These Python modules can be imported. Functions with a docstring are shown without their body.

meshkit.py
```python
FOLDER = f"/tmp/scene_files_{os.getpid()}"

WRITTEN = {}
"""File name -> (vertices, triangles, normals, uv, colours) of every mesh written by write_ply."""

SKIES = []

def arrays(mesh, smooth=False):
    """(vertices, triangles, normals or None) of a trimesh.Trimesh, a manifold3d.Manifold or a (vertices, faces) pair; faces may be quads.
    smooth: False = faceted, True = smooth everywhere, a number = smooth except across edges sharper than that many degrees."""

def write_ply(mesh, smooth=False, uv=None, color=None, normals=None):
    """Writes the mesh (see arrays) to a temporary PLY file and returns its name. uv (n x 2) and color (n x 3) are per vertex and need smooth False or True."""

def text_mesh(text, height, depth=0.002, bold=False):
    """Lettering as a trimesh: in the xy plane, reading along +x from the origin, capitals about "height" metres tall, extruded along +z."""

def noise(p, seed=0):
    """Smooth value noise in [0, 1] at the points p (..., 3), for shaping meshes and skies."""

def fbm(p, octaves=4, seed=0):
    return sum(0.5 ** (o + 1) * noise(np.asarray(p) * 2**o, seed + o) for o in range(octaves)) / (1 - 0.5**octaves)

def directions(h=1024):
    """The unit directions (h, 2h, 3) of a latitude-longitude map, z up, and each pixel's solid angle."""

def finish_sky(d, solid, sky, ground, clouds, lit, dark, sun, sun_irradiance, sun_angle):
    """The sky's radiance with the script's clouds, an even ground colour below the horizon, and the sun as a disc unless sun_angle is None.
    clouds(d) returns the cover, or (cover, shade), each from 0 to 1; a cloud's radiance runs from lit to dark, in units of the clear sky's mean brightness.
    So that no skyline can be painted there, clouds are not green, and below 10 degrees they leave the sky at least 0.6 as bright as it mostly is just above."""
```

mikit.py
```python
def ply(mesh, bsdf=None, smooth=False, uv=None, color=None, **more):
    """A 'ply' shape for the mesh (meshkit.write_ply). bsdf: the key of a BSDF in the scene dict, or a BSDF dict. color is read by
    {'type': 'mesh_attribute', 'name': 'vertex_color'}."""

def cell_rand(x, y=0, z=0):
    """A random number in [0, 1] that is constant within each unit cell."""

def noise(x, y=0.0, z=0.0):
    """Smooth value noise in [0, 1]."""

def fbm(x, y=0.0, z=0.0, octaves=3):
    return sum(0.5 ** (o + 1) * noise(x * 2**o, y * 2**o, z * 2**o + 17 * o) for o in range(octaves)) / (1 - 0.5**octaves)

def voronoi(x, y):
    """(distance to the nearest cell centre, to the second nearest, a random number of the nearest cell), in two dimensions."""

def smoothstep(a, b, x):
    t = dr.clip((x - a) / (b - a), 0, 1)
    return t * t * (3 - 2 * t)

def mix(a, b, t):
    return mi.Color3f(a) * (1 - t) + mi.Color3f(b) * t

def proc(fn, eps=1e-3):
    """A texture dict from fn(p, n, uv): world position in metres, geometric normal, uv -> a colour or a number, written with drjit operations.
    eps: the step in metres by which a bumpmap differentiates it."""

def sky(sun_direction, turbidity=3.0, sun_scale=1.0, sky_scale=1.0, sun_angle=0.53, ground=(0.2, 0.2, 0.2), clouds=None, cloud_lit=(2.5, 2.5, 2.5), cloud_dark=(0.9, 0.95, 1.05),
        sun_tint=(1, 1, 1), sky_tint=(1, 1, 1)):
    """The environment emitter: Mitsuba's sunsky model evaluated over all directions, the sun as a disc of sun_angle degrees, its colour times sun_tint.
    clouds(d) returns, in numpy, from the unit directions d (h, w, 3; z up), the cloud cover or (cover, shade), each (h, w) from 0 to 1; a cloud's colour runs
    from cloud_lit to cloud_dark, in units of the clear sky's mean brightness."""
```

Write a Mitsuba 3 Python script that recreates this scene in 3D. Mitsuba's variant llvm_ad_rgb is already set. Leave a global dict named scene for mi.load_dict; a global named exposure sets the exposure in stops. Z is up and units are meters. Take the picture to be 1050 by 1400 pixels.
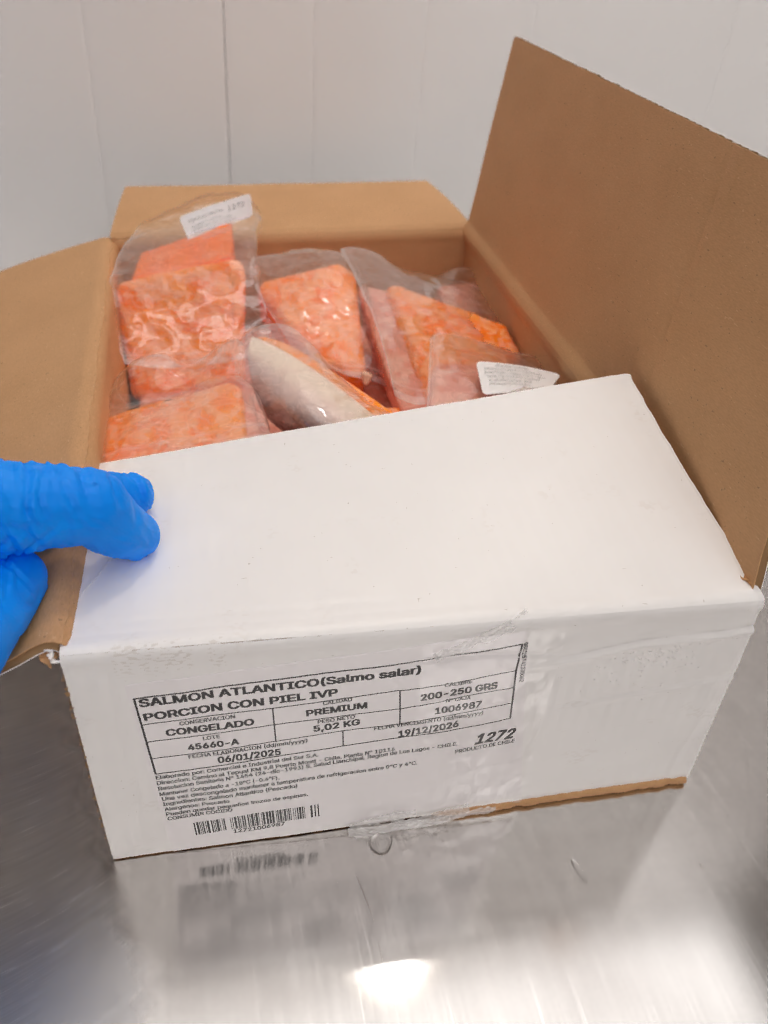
import math, random
import numpy as np
import trimesh
import drjit as dr
import mitsuba as mi
import manifold3d as m3
from scipy.interpolate import RectBivariateSpline
import mikit
import meshkit
from mikit import proc, noise, fbm, smoothstep, mix

scene, labels = {}, {}
T = mi.ScalarTransform4f

# ---------------------------------------------------------------- camera, lamps, exposure
EYE = np.array([0.05186, -0.18745, 0.31939])
YAW, PITCH, ROLL, FOCAL = 0.25286, 0.64650, -0.09265, 1090.17
fw = np.array([math.sin(YAW) * math.cos(PITCH), math.cos(YAW) * math.cos(PITCH), -math.sin(PITCH)])
rt = np.array([math.cos(YAW), -math.sin(YAW), 0.0])
dn = np.cross(fw, rt)
cr, sr = math.cos(ROLL), math.sin(ROLL)
rt, dn = cr * rt + sr * dn, -sr * rt + cr * dn
pose = np.eye(4)
pose[:3, 0], pose[:3, 1], pose[:3, 2], pose[:3, 3] = -rt, -dn, fw, EYE
scene["camera"] = {"type": "thinlens", "fov": 2 * math.degrees(math.atan(525 / FOCAL)), "fov_axis": "x", "to_world": T(pose.tolist()),
                   "aperture_radius": 0.0014, "focus_distance": 0.315, "near_clip": 0.01, "far_clip": 20.0}
exposure = -0.68

# the lamps, all out of view: a small twin tube lamp over the back of the box, (centre, length along x, colour, radiance), and two lit ceiling panels, the rear one added as fill (x range, y range, height, radiance)
UNSEEN_LAMPS = [((0.268, 0.395, 0.95), 0.045, (1.0, 0.89, 0.76), 195.0)]
UNSEEN_PANELS = [((-0.32, 1.24), (-0.95, 0.585), 1.675, (1.85, 1.81, 1.79)), ((-0.90, 1.20), (-2.05, -1.20), 1.675, (4.7, 4.55, 4.5))]



# measured positions, in millimetres
TEXT = [('SALMON ATLANTICO(Salmo salar)', 20.45, 95.53, 118.89, 100.81, 4.34, 1), ('PORCION CON PIEL IVP', 21.27, 87.99, 89.12, 92.45, 4.3, 1),
 ('CONSERVACION', 32.87, 83.63, 52.32, 84.76, 2.3, 0), ('CONGELADO', 27.84, 78.4, 59.03, 80.0, 3.91, 1), ('LOTE', 40.46, 74.14, 46.53, 74.52, 2.18, 0),
 ('45660-A', 34.75, 69.06, 53.28, 69.82, 3.76, 1), ('FECHA ELABORACION (dd/mm/yyyy)', 34.6, 63.96, 78.57, 66.59, 2.47, 0),
 ('06/01/2025', 45.02, 59.7, 68.58, 60.62, 4.19, 1), ('CALIDAD', 83.74, 87.46, 94.48, 88.48, 2.3, 0), ('PREMIUM', 77.82, 81.93, 100.39, 83.54, 3.97, 1),
 ('PESO NETO', 82.09, 77.08, 96.11, 78.04, 2.26, 0), ('5,02 KG', 80.69, 72.36, 98.31, 73.77, 4.0, 1), ('CALIBRE', 128.7, 91.93, 139.37, 92.84, 2.4, 0),
 ('200-250 GRS', 120.26, 85.13, 150.03, 88.07, 4.3, 1), ('Nº CAJA', 130.56, 82.38, 140.26, 82.84, 2.36, 0), ('1006987', 126.95, 75.86, 145.4, 77.49, 4.34, 1),
 ('FECHA VENCIMIENTO (dd/mm/yyyy)', 103.99, 69.36, 146.86, 72.5, 2.58, 0), ('19/12/2026', 113.95, 63.32, 137.86, 66.35, 4.48, 1),
 ('1272', 146.42, 52.72, 163.76, 54.12, 7.3, 2), ('PRODUCTO DE CHILE', 138.95, 48.14, 164.06, 50.56, 2.76, 0),
 ('Elaborado por: Comercial e Industrial del Sur S.A.', 21.97, 53.28, 83.0, 56.87, 2.52, 0),
 ('Direccion: Camino al Tepual KM 9,8 Puerto Montt - Chile. Planta N° 10116', 21.99, 49.87, 113.31, 54.69, 2.59, 0),
 ('Resolucion Sanitaria N° 1454 (24-dic-1993) S. Salud Llanchipal. Region de Los Lagos - CHILE.', 22.23, 46.41, 139.23, 53.65, 2.65, 0),
 ('Mantener Congelado a -18°C (-0.4°F).', 22.32, 42.79, 67.85, 44.78, 2.61, 0),
 ('Una vez descongelado mantener a temperatura de refrigeracion entre 0°C y 4°C.', 22.95, 39.49, 123.72, 43.44, 2.72, 0),
 ('Ingredientes: Salmon Atlantico (Pescado)', 22.91, 36.04, 74.98, 37.86, 2.7, 0), ('Alergenos: Pescado', 23.2, 32.47, 48.22, 33.35, 2.65, 0),
 ('Pueden quedar pequeños trozos de espinas.', 23.5, 28.96, 79.44, 30.58, 2.73, 0), ('CONSUMIR COCIDO', 23.84, 25.79, 49.07, 26.72, 2.62, 0),
 ('12721006987', 48.85, 9.94, 70.05, 10.67, 2.96, 0)]
SIDE = ([156.16, 111.69], [158.18, 90.53])
LINES = {'top': [[19.04, 99.76], [47.62, 102.08], [82.92, 105.09], [103.68, 106.12], [114.23, 106.75], [127.54, 107.84], [146.34, 110.09], [155.53, 111.37]],
 'left': [[19.06, 99.95], [22.11, 56.48]],
 'right': [[155.53, 111.37], [155.74, 97.2], [158.99, 67.51]],
 'bottom': [[21.98, 56.5], [45.45, 57.92], [72.97, 60.14], [92.28, 61.58], [106.98, 62.58], [130.32, 63.89], [148.08, 65.56], [159.12, 67.77]],
 'r1': [[20.19, 85.66], [41.81, 87.14], [65.63, 88.32], [88.69, 89.92], [110.2, 92.08], [114.6, 91.99], [132.19, 93.7], [155.74, 97.2]],
 'r2': [[21.13, 75.88], [41.2, 77.04], [66.13, 78.77], [91.82, 80.15], [112.91, 81.32], [127.93, 83.03], [141.9, 85.74], [156.92, 87.39]],
 'r3': [[21.21, 65.94], [43.25, 67.14], [66.65, 68.99], [89.46, 70.88], [113.71, 71.76], [134.84, 74.43], [158.01, 77.53]],
 'v1': [[65.63, 88.32], [66.65, 68.99]],
 'v2': [[111.94, 91.95], [113.79, 71.75]],
 'v3': [[91.83, 70.92], [92.39, 61.56]]}
BARCODE = [[33.27, 21.49], [84.58, 23.17], [85.2, 14.07], [33.82, 12.55]]
SHEET = [[16.75, 106.63], [155.81, 118.3], [174.99, 9.71], [23.87, 1.04]]
FILM = {'A': [[[11.9, 385.0, 136.9], [39.0, 385.0, 149.0], [68.7, 385.0, 157.2], [86.8, 385.0, 151.7], [89.6, 385.0, 139.3]],
       [[-1.0, 370.0, 126.0], [20.9, 370.0, 131.1], [50.3, 370.0, 138.7], [78.3, 370.0, 144.9], [89.8, 370.0, 131.6]],
       [[-8.2, 323.0, 119.0], [10.0, 323.0, 122.3], [39.7, 323.0, 128.5], [74.4, 323.0, 135.7], [82.4, 323.0, 125.1]],
       [[-8.3, 300.0, 102.3], [9.0, 300.0, 104.5], [36.0, 300.0, 109.0], [72.3, 300.0, 111.1], [87.0, 300.0, 110.9]],
       [[-1.1, 280.0, 83.7], [11.7, 280.0, 80.8], [33.8, 280.0, 80.2], [70.2, 280.0, 84.4], [97.1, 280.0, 94.9]]],
 'B': [[[-0.7, 225.0, 101.3], [11.1, 225.0, 113.4], [26.8, 225.0, 116.6], [40.8, 225.0, 110.5], [56.5, 225.0, 122.1], [70.3, 225.0, 118.3]],
       [[-3.5, 205.0, 99.0], [10.2, 205.0, 113.8], [27.2, 205.0, 117.6], [42.1, 205.0, 115.0], [57.8, 205.0, 123.2], [73.1, 205.0, 122.8]],
       [[-7.0, 195.0, 95.2], [7.7, 195.0, 104.2], [26.6, 195.0, 108.8], [41.8, 195.0, 112.6], [57.2, 195.0, 118.9], [74.9, 195.0, 115.0]],
       [[-10.2, 181.0, 97.6], [8.6, 181.0, 105.4], [27.0, 181.0, 110.6], [43.7, 181.0, 115.5], [64.4, 181.0, 121.5], [76.0, 181.0, 107.0]],
       [[-6.2, 125.0, 107.8], [10.2, 125.0, 108.8], [26.4, 125.0, 110.7], [42.7, 125.0, 112.9], [63.3, 125.0, 117.0], [77.7, 125.0, 121.0]]],
 'C': [[[66.2, 225.0, 117.5], [73.0, 235.0, 122.3], [90.7, 235.0, 128.7], [105.7, 215.0, 125.9], [127.9, 185.0, 110.8], [145.6, 160.0, 113.7]],
       [[64.2, 210.0, 116.2], [71.1, 215.0, 127.4], [85.4, 212.0, 130.7], [98.6, 190.0, 129.7], [118.1, 165.0, 121.3], [137.9, 140.0, 118.2]],
       [[62.9, 190.0, 107.2], [71.3, 180.0, 116.8], [81.8, 172.0, 120.8], [91.0, 155.0, 123.8], [103.5, 140.0, 119.8], [120.6, 125.0, 118.0]],
       [[66.9, 185.0, 85.1], [76.0, 175.0, 86.3], [85.0, 168.0, 83.4], [93.2, 155.0, 87.0], [102.4, 140.0, 94.3], [117.9, 125.0, 103.6]]],
 'D': [[[83.4, 360.0, 121.4], [103.5, 360.0, 125.0], [126.3, 360.0, 127.7], [147.1, 360.0, 121.6], [158.4, 360.0, 106.7]],
       [[81.2, 328.0, 116.8], [100.4, 328.0, 123.2], [126.9, 328.0, 130.2], [144.2, 328.0, 127.7], [160.3, 328.0, 108.8]],
       [[90.0, 292.0, 109.4], [103.9, 292.0, 111.7], [127.2, 292.0, 114.0], [148.7, 292.0, 111.3], [167.1, 292.0, 93.1]],
       [[104.1, 252.0, 98.6], [117.6, 252.0, 93.3], [136.2, 252.0, 85.3], [148.0, 252.0, 82.4], [176.4, 252.0, 68.3]]],
 'E': [[[144.3, 360.0, 125.2], [170.7, 360.0, 121.7], [195.9, 360.0, 109.4], [224.2, 360.0, 103.8], [253.8, 360.0, 95.3]],
       [[145.5, 320.0, 124.8], [170.8, 320.0, 118.2], [196.8, 320.0, 112.9], [229.4, 320.0, 104.8], [269.7, 320.0, 79.3]],
       [[149.5, 260.0, 118.0], [166.0, 260.0, 113.0], [187.6, 260.0, 107.7], [217.3, 260.0, 102.1], [255.7, 260.0, 88.3]],
       [[146.2, 180.0, 109.8], [155.6, 180.0, 104.9], [168.0, 180.0, 104.4], [188.4, 180.0, 108.2], [213.7, 180.0, 109.6]]],
 'F': [[[214.6, 375.0, 98.0], [228.0, 375.0, 105.3], [244.7, 375.0, 108.7], [260.6, 375.0, 99.6], [272.2, 375.0, 83.1]],
       [[208.1, 360.0, 98.3], [224.2, 360.0, 103.8], [241.1, 360.0, 103.8], [260.7, 360.0, 95.2], [274.9, 360.0, 80.5]],
       [[207.0, 330.0, 91.5], [222.9, 330.0, 94.0], [239.3, 330.0, 93.9], [260.2, 330.0, 85.2], [274.2, 330.0, 70.5]]],
 'G': [[[179.4, 235.0, 117.2], [198.1, 235.0, 119.7], [227.4, 235.0, 110.0], [252.6, 235.0, 103.5], [271.6, 235.0, 88.7]],
       [[171.2, 205.0, 120.4], [189.6, 205.0, 120.0], [216.6, 205.0, 115.6], [237.8, 205.0, 110.4], [260.1, 205.0, 99.1]],
       [[156.3, 150.0, 117.8], [174.1, 150.0, 120.1], [197.1, 150.0, 123.5], [216.5, 150.0, 126.2], [234.3, 150.0, 127.7]]]}
STRIP = [[[77.2, 223.5, 125.9], [87.9, 213.5, 123.9], [98.0, 203.5, 121.7], [117.9, 178.5, 115.1], [135.0, 154.0, 110.8]],
 [[80.5, 224.5, 125.8], [93.7, 216.0, 124.7], [108.1, 205.0, 119.8], [128.7, 182.0, 114.1], [144.7, 158.0, 110.2]]]
SKIN = [[[74.5, 225.0, 126.1], [94.6, 205.0, 123.6], [114.9, 180.0, 118.3], [134.0, 155.0, 111.5]],
 [[71.7, 213.0, 123.2], [86.9, 187.0, 123.1], [104.7, 162.0, 121.4], [122.2, 143.0, 115.0]],
 [[71.6, 203.0, 115.2], [81.2, 178.0, 115.4], [94.8, 156.0, 115.6], [110.9, 140.0, 113.2]],
 [[74.9, 200.0, 98.9], [81.2, 180.0, 97.6], [92.0, 162.0, 98.3], [103.3, 148.0, 100.0]]]
HULL = {'A': [[-5.4, 334.0, 111.3], [73.8, 334.0, 127.8], [70.3, 288.0, 59.1], [2.3, 288.0, 54.4], [9.7, 364.0, 122.2], [70.1, 364.0, 142.8]],
 'B': [[-8.6, 190.0, 93.8], [63.2, 190.0, 114.1]],
 'D': [[86.3, 335.0, 110.5], [138.9, 335.0, 125.6], [146.6, 332.0, 121.7], [144.5, 265.0, 78.2], [119.6, 265.0, 84.1]],
 'E': [[175.0, 332.0, 109.2], [245.4, 285.0, 101.3], [248.1, 255.0, 92.6], [173.6, 190.0, 96.1], [157.4, 345.0, 104.6], [158.2, 195.0, 91.5]],
 'F': [[220.9, 366.0, 97.5], [249.2, 366.0, 99.7], [269.2, 345.0, 78.4], [221.0, 340.0, 86.9]],
 'G': [[179.1, 212.0, 115.8], [217.5, 208.0, 116.0], [233.6, 185.0, 116.3], [210.1, 150.0, 117.8], [156.3, 140.0, 119.5]],
 'H': [[143.7, 200.0, 98.6], [169.2, 200.0, 100.1], [161.0, 160.0, 105.2], [135.7, 160.0, 101.9]],
 'LABA': [[36.2, 372.0, 143.7], [84.4, 376.0, 158.7], [85.3, 372.0, 144.9], [42.4, 362.0, 130.0]],
 'LABG': [[195.3, 197.0, 118.5], [217.4, 195.0, 117.1], [244.8, 190.0, 112.4], [223.2, 160.0, 111.5], [188.4, 160.0, 112.9]]}


# ---------------------------------------------------------------- helpers
def put(key, mesh, bsdf, smooth=False, label=None, category=None, kind=None, group=None, **more):
    scene[key] = mikit.ply(mesh, bsdf, smooth, **more)
    note(key, label, category, kind, group)


def note(key, label=None, category=None, kind=None, group=None):
    d = {k: v for k, v in (("label", label), ("category", category), ("kind", kind), ("group", group)) if v}
    if d:
        labels[key] = d


def unit(v):
    v = np.asarray(v, float)
    return v / np.maximum(np.linalg.norm(v, axis=-1, keepdims=True), 1e-12)


def grid_faces(nu, nv, at=0):
    i, j = np.meshgrid(np.arange(nu - 1), np.arange(nv - 1), indexing="ij")
    a = (i * nv + j).ravel() + at
    return np.vstack([np.stack([a, a + nv, a + nv + 1], 1), np.stack([a, a + nv + 1, a + 1], 1)])


def sheet(P):
    nu, nv = P.shape[:2]
    return trimesh.Trimesh(P.reshape(-1, 3), grid_faces(nu, nv), process=False)


def slab(A, B):
    """Closed solid between two grids of the same size."""
    nu, nv = A.shape[:2]
    n = nu * nv
    f = [grid_faces(nu, nv), grid_faces(nu, nv, n)[:, ::-1]]
    rim = np.concatenate([np.arange(nv), np.arange(1, nu) * nv + nv - 1, (nu - 1) * nv + np.arange(nv - 2, -1, -1), np.arange(nu - 2, 0, -1) * nv])
    nxt = np.roll(rim, -1)
    f += [np.stack([rim, rim + n, nxt], 1), np.stack([nxt, rim + n, nxt + n], 1)]
    m = trimesh.Trimesh(np.vstack([A.reshape(-1, 3), B.reshape(-1, 3)]), np.vstack(f), process=False)
    if m.volume < 0:
        m.invert()
    return m


def grid_normals(P):
    return unit(np.cross(np.gradient(P, axis=0), np.gradient(P, axis=1)))


def spline(ctrl, nu, nv):
    c = np.asarray(ctrl, float)
    u, v = np.linspace(0, 1, c.shape[0]), np.linspace(0, 1, c.shape[1])
    return np.stack([RectBivariateSpline(u, v, c[..., k], kx=min(3, len(u) - 1), ky=min(3, len(v) - 1))(np.linspace(0, 1, nu), np.linspace(0, 1, nv)) for k in range(3)], -1)


def box_mesh(lo, hi):
    lo, hi = np.array(lo, float), np.array(hi, float)
    return trimesh.creation.box(hi - lo, trimesh.transformations.translation_matrix((lo + hi) / 2))


def cat(ms):
    return trimesh.util.concatenate(ms)


def to_trimesh(m):
    a = m.to_mesh()
    return trimesh.Trimesh(np.array(a.vert_properties[:, :3], float), np.array(a.tri_verts), process=True)


def bump(x, c, w):
    return np.exp(-((x - c) / w) ** 2)


def sstep(a, b, x):
    t = np.clip((x - a) / (b - a), 0, 1)
    return t * t * (3 - 2 * t)


# ---------------------------------------------------------------- materials
def rgb(*c):
    return {"type": "rgb", "value": list(c)}


def two(b):
    return {"type": "twosided", "bsdf": b}


def kraft_color(p, n, uv):
    q = p * 1000.0
    fibre = noise(q.x * 2.2 + q.z * 0.7, q.y * 0.8, q.z * 2.2)
    speck = smoothstep(0.88, 0.96, noise(q.x * 0.8 + 31, q.y * 0.8, q.z * 0.8))
    pale = smoothstep(0.86, 0.97, noise(q.x * 0.9, q.y * 0.45 + 7, q.z * 1.3))
    cloud = fbm(q.x / 26, q.y / 26, q.z / 26)
    c = mix((0.455, 0.246, 0.108), (0.59, 0.335, 0.166), 0.55 * fibre + 0.45 * cloud)
    return mix(mix(c, (0.70, 0.48, 0.29), 0.45 * pale), (0.26, 0.145, 0.07), 0.6 * speck)


def kraft_relief(p, n, uv):
    q = p * 1000.0
    return 0.00010 * fbm(q.x / 2.0, q.y / 2.0, q.z / 2.0) + 0.00025 * noise(q.x / 11, q.y / 11, q.z / 11)


scene["kraft"] = two({"type": "bumpmap", "map": proc(kraft_relief, 4e-4), "scale": 1.0, "bsdf": {"type": "principled", "base_color": proc(kraft_color), "roughness": 0.62, "specular": 0.35}})
scene["flute"] = two({"type": "diffuse", "reflectance": rgb(0.36, 0.22, 0.115)})


def liner_color(p, n, uv):
    q = p * 1000.0
    grime = smoothstep(0.62, 0.80, fbm(q.x / 14 + 9, q.y / 14, q.z / 9)) * smoothstep(0.45, 0.7, noise(q.x / 1.3, q.y / 1.3, q.z / 1.3))
    speck = smoothstep(0.955, 0.985, noise(q.x / 1.6, q.y / 1.6 + 5, q.z / 1.6))
    c = mix((0.795, 0.775, 0.76), (0.85, 0.835, 0.82), fbm(q.x / 30, q.y / 30, q.z / 30))
    crease = smoothstep(109.0, 116.0, q.z) * smoothstep(4.0, 1.0, q.y) * smoothstep(75.0, 45.0, q.x) * smoothstep(0.60, 0.68, noise(q.x / 1.2 + 60, q.y / 0.8, q.z / 0.8)) * smoothstep(0.45, 0.62, noise(q.x / 6, 3.0, 1.0))
    return mix(mix(mix(c, (0.56, 0.50, 0.44), 0.4 * crease), (0.68, 0.63, 0.59), 0.25 * grime), (0.35, 0.28, 0.22), 0.5 * speck)


def liner_relief(p, n, uv):
    q = p * 1000.0
    return 0.00005 * fbm(q.x / 1.5, q.y / 1.5, q.z / 1.5) + 0.00022 * fbm(q.x / 10, q.y / 10, q.z / 10)


scene["white_liner"] = two({"type": "bumpmap", "map": proc(liner_relief, 4e-4), "scale": 1.0, "bsdf": {"type": "principled", "base_color": proc(liner_color), "roughness": 0.38, "specular": 0.45}})
scene["label_paper"] = two({"type": "bumpmap", "map": proc(liner_relief, 4e-4), "scale": 0.7, "bsdf": {"type": "principled", "base_color": rgb(0.81, 0.78, 0.785), "roughness": 0.30, "specular": 0.5}})
scene["small_label_paper"] = two({"type": "principled", "base_color": rgb(0.84, 0.84, 0.84), "roughness": 0.35, "specular": 0.5})
scene["ink"] = two({"type": "principled", "base_color": rgb(0.012, 0.011, 0.013), "roughness": 0.4, "specular": 0.4})
scene["pale_ink"] = two({"type": "diffuse", "reflectance": rgb(0.10, 0.10, 0.11)})


def flesh_mask(q):
    wx, wy = noise(q.x / 7 + 3, q.y / 7, q.z / 7), noise(q.x / 7, q.y / 7 + 11, q.z / 7)
    a = fbm(q.x / 5.6 + 1.8 * wx, q.y / 7 + 1.8 * wy, q.z / 5.6 - 1.6 * wx, 2)
    return smoothstep(0.40, 0.66, a)


def flesh_color(p, n, uv):
    q = p * 1000.0
    m = flesh_mask(q)
    deep = smoothstep(0.35, 0.65, fbm(q.x / 16, q.y / 16, q.z / 16 + 7))
    base = mix((0.95, 0.190, 0.012), (0.95, 0.270, 0.014), deep)
    thin = smoothstep(0.56, 0.64, fbm(q.x / 2.2 + 40, q.y / 2.2, q.z / 2.2))
    vein = dr.clip(1 - dr.abs(2 * fbm(q.x / 6.5 + 0.9 * noise(q.y / 4, q.z / 4) + 70, q.y / 7.5, q.z / 5.5, 2) - 1) * 7, 0, 1)
    return mix(mix(base, (0.95, 0.38, 0.150), 0.85 * m), (0.95, 0.52, 0.38), dr.maximum(0.40 * thin * m, 0.55 * vein))


def flesh_relief(p, n, uv):
    q = p * 1000.0
    return 0.00035 * flesh_mask(q) + 0.00012 * noise(q.x / 1.2, q.y / 1.2, q.z / 1.2)


scene["salmon_flesh"] = two({"type": "bumpmap", "map": proc(flesh_relief, 4e-4), "scale": 1.0, "bsdf": {"type": "principled", "base_color": proc(flesh_color), "roughness": 0.48, "specular": 0.25}})


def pink_color(p, n, uv):
    q = p * 1000.0
    return mix((0.66, 0.225, 0.15), (0.76, 0.38, 0.28), smoothstep(0.35, 0.7, fbm(q.x / 7, q.y / 7, q.z / 7)))


scene["pale_flesh"] = two({"type": "principled", "base_color": proc(pink_color), "roughness": 0.45, "specular": 0.4})
scene["cut_flesh"] = two({"type": "principled", "base_color": proc(lambda p, n, uv: mix((0.94, 0.165, 0.012), (0.95, 0.23, 0.025), fbm(p.x * 110, p.y * 110, p.z * 160))), "roughness": 0.4, "specular": 0.4})
scene["fat"] = two({"type": "principled", "base_color": rgb(0.80, 0.52, 0.36), "roughness": 0.4, "specular": 0.4})


def skin_color(p, n, uv):
    q = p * 1000.0
    scale = noise(q.x / 0.9, q.y / 0.9, q.z / 0.9)
    t = uv.x + 0.20 * (noise(q.x / 6, q.y / 6, q.z / 6) - 0.5)
    c = mix((0.82, 0.68, 0.55), (0.70, 0.50, 0.43), smoothstep(0.15, 0.50, t))
    c = mix(c, (0.22, 0.10, 0.085), smoothstep(0.52, 0.95, t))  # dark lower part: skin pigment and painted shade together
    return c * (0.86 + 0.28 * scale)


scene["fish_skin"] = two({"type": "principled", "base_color": proc(skin_color), "roughness": 0.45, "specular": 0.35})


def film_milk(p, n, uv):
    q = p * 1000.0
    wrinkle = fbm(q.x / 9 + 2 * noise(q.y / 5, q.z / 5), q.y / 9, q.z / 5)
    line = 1.0 - dr.abs(2 * fbm(q.x / 13 + q.z / 7 + 5, q.y / 10, q.z / 17, 2) - 1) * 14
    e = dr.minimum(dr.minimum(uv.x, 1 - uv.x), dr.minimum(uv.y, 1 - uv.y))
    seal = smoothstep(0.030, 0.022, e) + 0.5 * smoothstep(0.060, 0.055, e) * smoothstep(0.045, 0.050, e)
    return 0.025 + 0.095 * smoothstep(0.42, 0.80, wrinkle) + 0.06 * dr.clip(line, 0, 1) + 0.22 * seal


scene["film"] = {"type": "blendbsdf", "weight": proc(film_milk), "clear": {"type": "thindielectric", "int_ior": 1.5},
                 "milk": two({"type": "roughplastic", "diffuse_reflectance": rgb(0.80, 0.77, 0.77), "alpha": 0.12})}
scene["tape_film"] = {"type": "thindielectric", "int_ior": 1.3}
scene["torn_film"] = {"type": "blendbsdf", "weight": 0.34, "clear": {"type": "thindielectric", "int_ior": 1.5}, "haze": two({"type": "roughplastic", "diffuse_reflectance": rgb(0.85, 0.84, 0.83), "alpha": 0.12})}


def glove_color(p, n, uv):
    q = p * 1000.0
    return mix((0.0, 0.230, 0.90), (0.0, 0.285, 0.96), fbm(q.x / 9, q.y / 9, q.z / 9))


def glove_relief(p, n, uv):
    q = p * 1000.0
    return 0.00012 * fbm(q.x / 1.6, q.y / 1.6, q.z / 1.6) + 0.0005 * fbm(q.x / 9 + 0.4 * q.y / 9, q.y / 4, q.z / 14)


scene["nitrile"] = two({"type": "bumpmap", "map": proc(glove_relief, 4e-4), "scale": 1.0, "bsdf": {"type": "principled", "base_color": proc(glove_color), "roughness": 0.46, "specular": 0.22}})


def rubbed(p):
    """Where the sheet is rubbed aslant, at the left of the box."""
    q = p * 1000.0
    return 1 - smoothstep(-6.0, 14.0, q.x + 9 * noise(q.y / 7, q.x / 9) + 0.25 * q.y)


def brush(p):
    """Brush lines of the sheet: straight towards the front under the box, turned aslant in the rubbed patch at the left."""
    q = p * 1000.0
    bend = q.x + 0.10 * q.y + 0.0006 * q.y * q.y
    straight = noise(bend * 1.7, q.y / 45) * 0.4 + noise(bend * 3.6 + 50, q.y / 18) * 0.6
    across, along = 0.80 * q.y - 0.60 * q.x - 0.004 * q.x * q.x, 0.80 * q.x + 0.60 * q.y
    slant = noise(across * 1.1 + 9, along / 18) * 0.45 + noise(across * 2.7, along / 8) * 0.55
    left = rubbed(p)
    return straight * (1 - left) + slant * left


def steel_tint(p, n, uv):
    q = p * 1000.0
    smear = smoothstep(0.35, 0.75, fbm(q.x / 60, q.y / 40))
    b = brush(p)
    return mix((0.61, 0.585, 0.565), (0.67, 0.65, 0.63), smear) * (0.88 + 0.21 * b) + mi.Color3f(0.16) * smoothstep(0.74, 0.88, b)


def steel_alpha(p, n, uv):
    q = p * 1000.0
    return 0.021 + 0.012 * smoothstep(0.4, 0.75, fbm(q.x / 35 + 4, q.y / 35)) + 0.16 * rubbed(p)


def steel_relief(p, n, uv):
    return 0.000005 * brush(p)


scene["steel"] = two({"type": "bumpmap", "map": proc(steel_relief, 1.5e-4), "scale": 1.0,
                      "bsdf": {"type": "roughconductor", "material": "none", "specular_reflectance": proc(steel_tint), "alpha_u": proc(lambda p, n, uv: 0.014 + 0.10 * rubbed(p)), "alpha_v": proc(steel_alpha), "distribution": "beckmann"}})
scene["water"] = {"type": "dielectric", "int_ior": 1.33}
scene["scratch"] = two({"type": "diffuse", "reflectance": rgb(0.12, 0.11, 0.10)})


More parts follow.
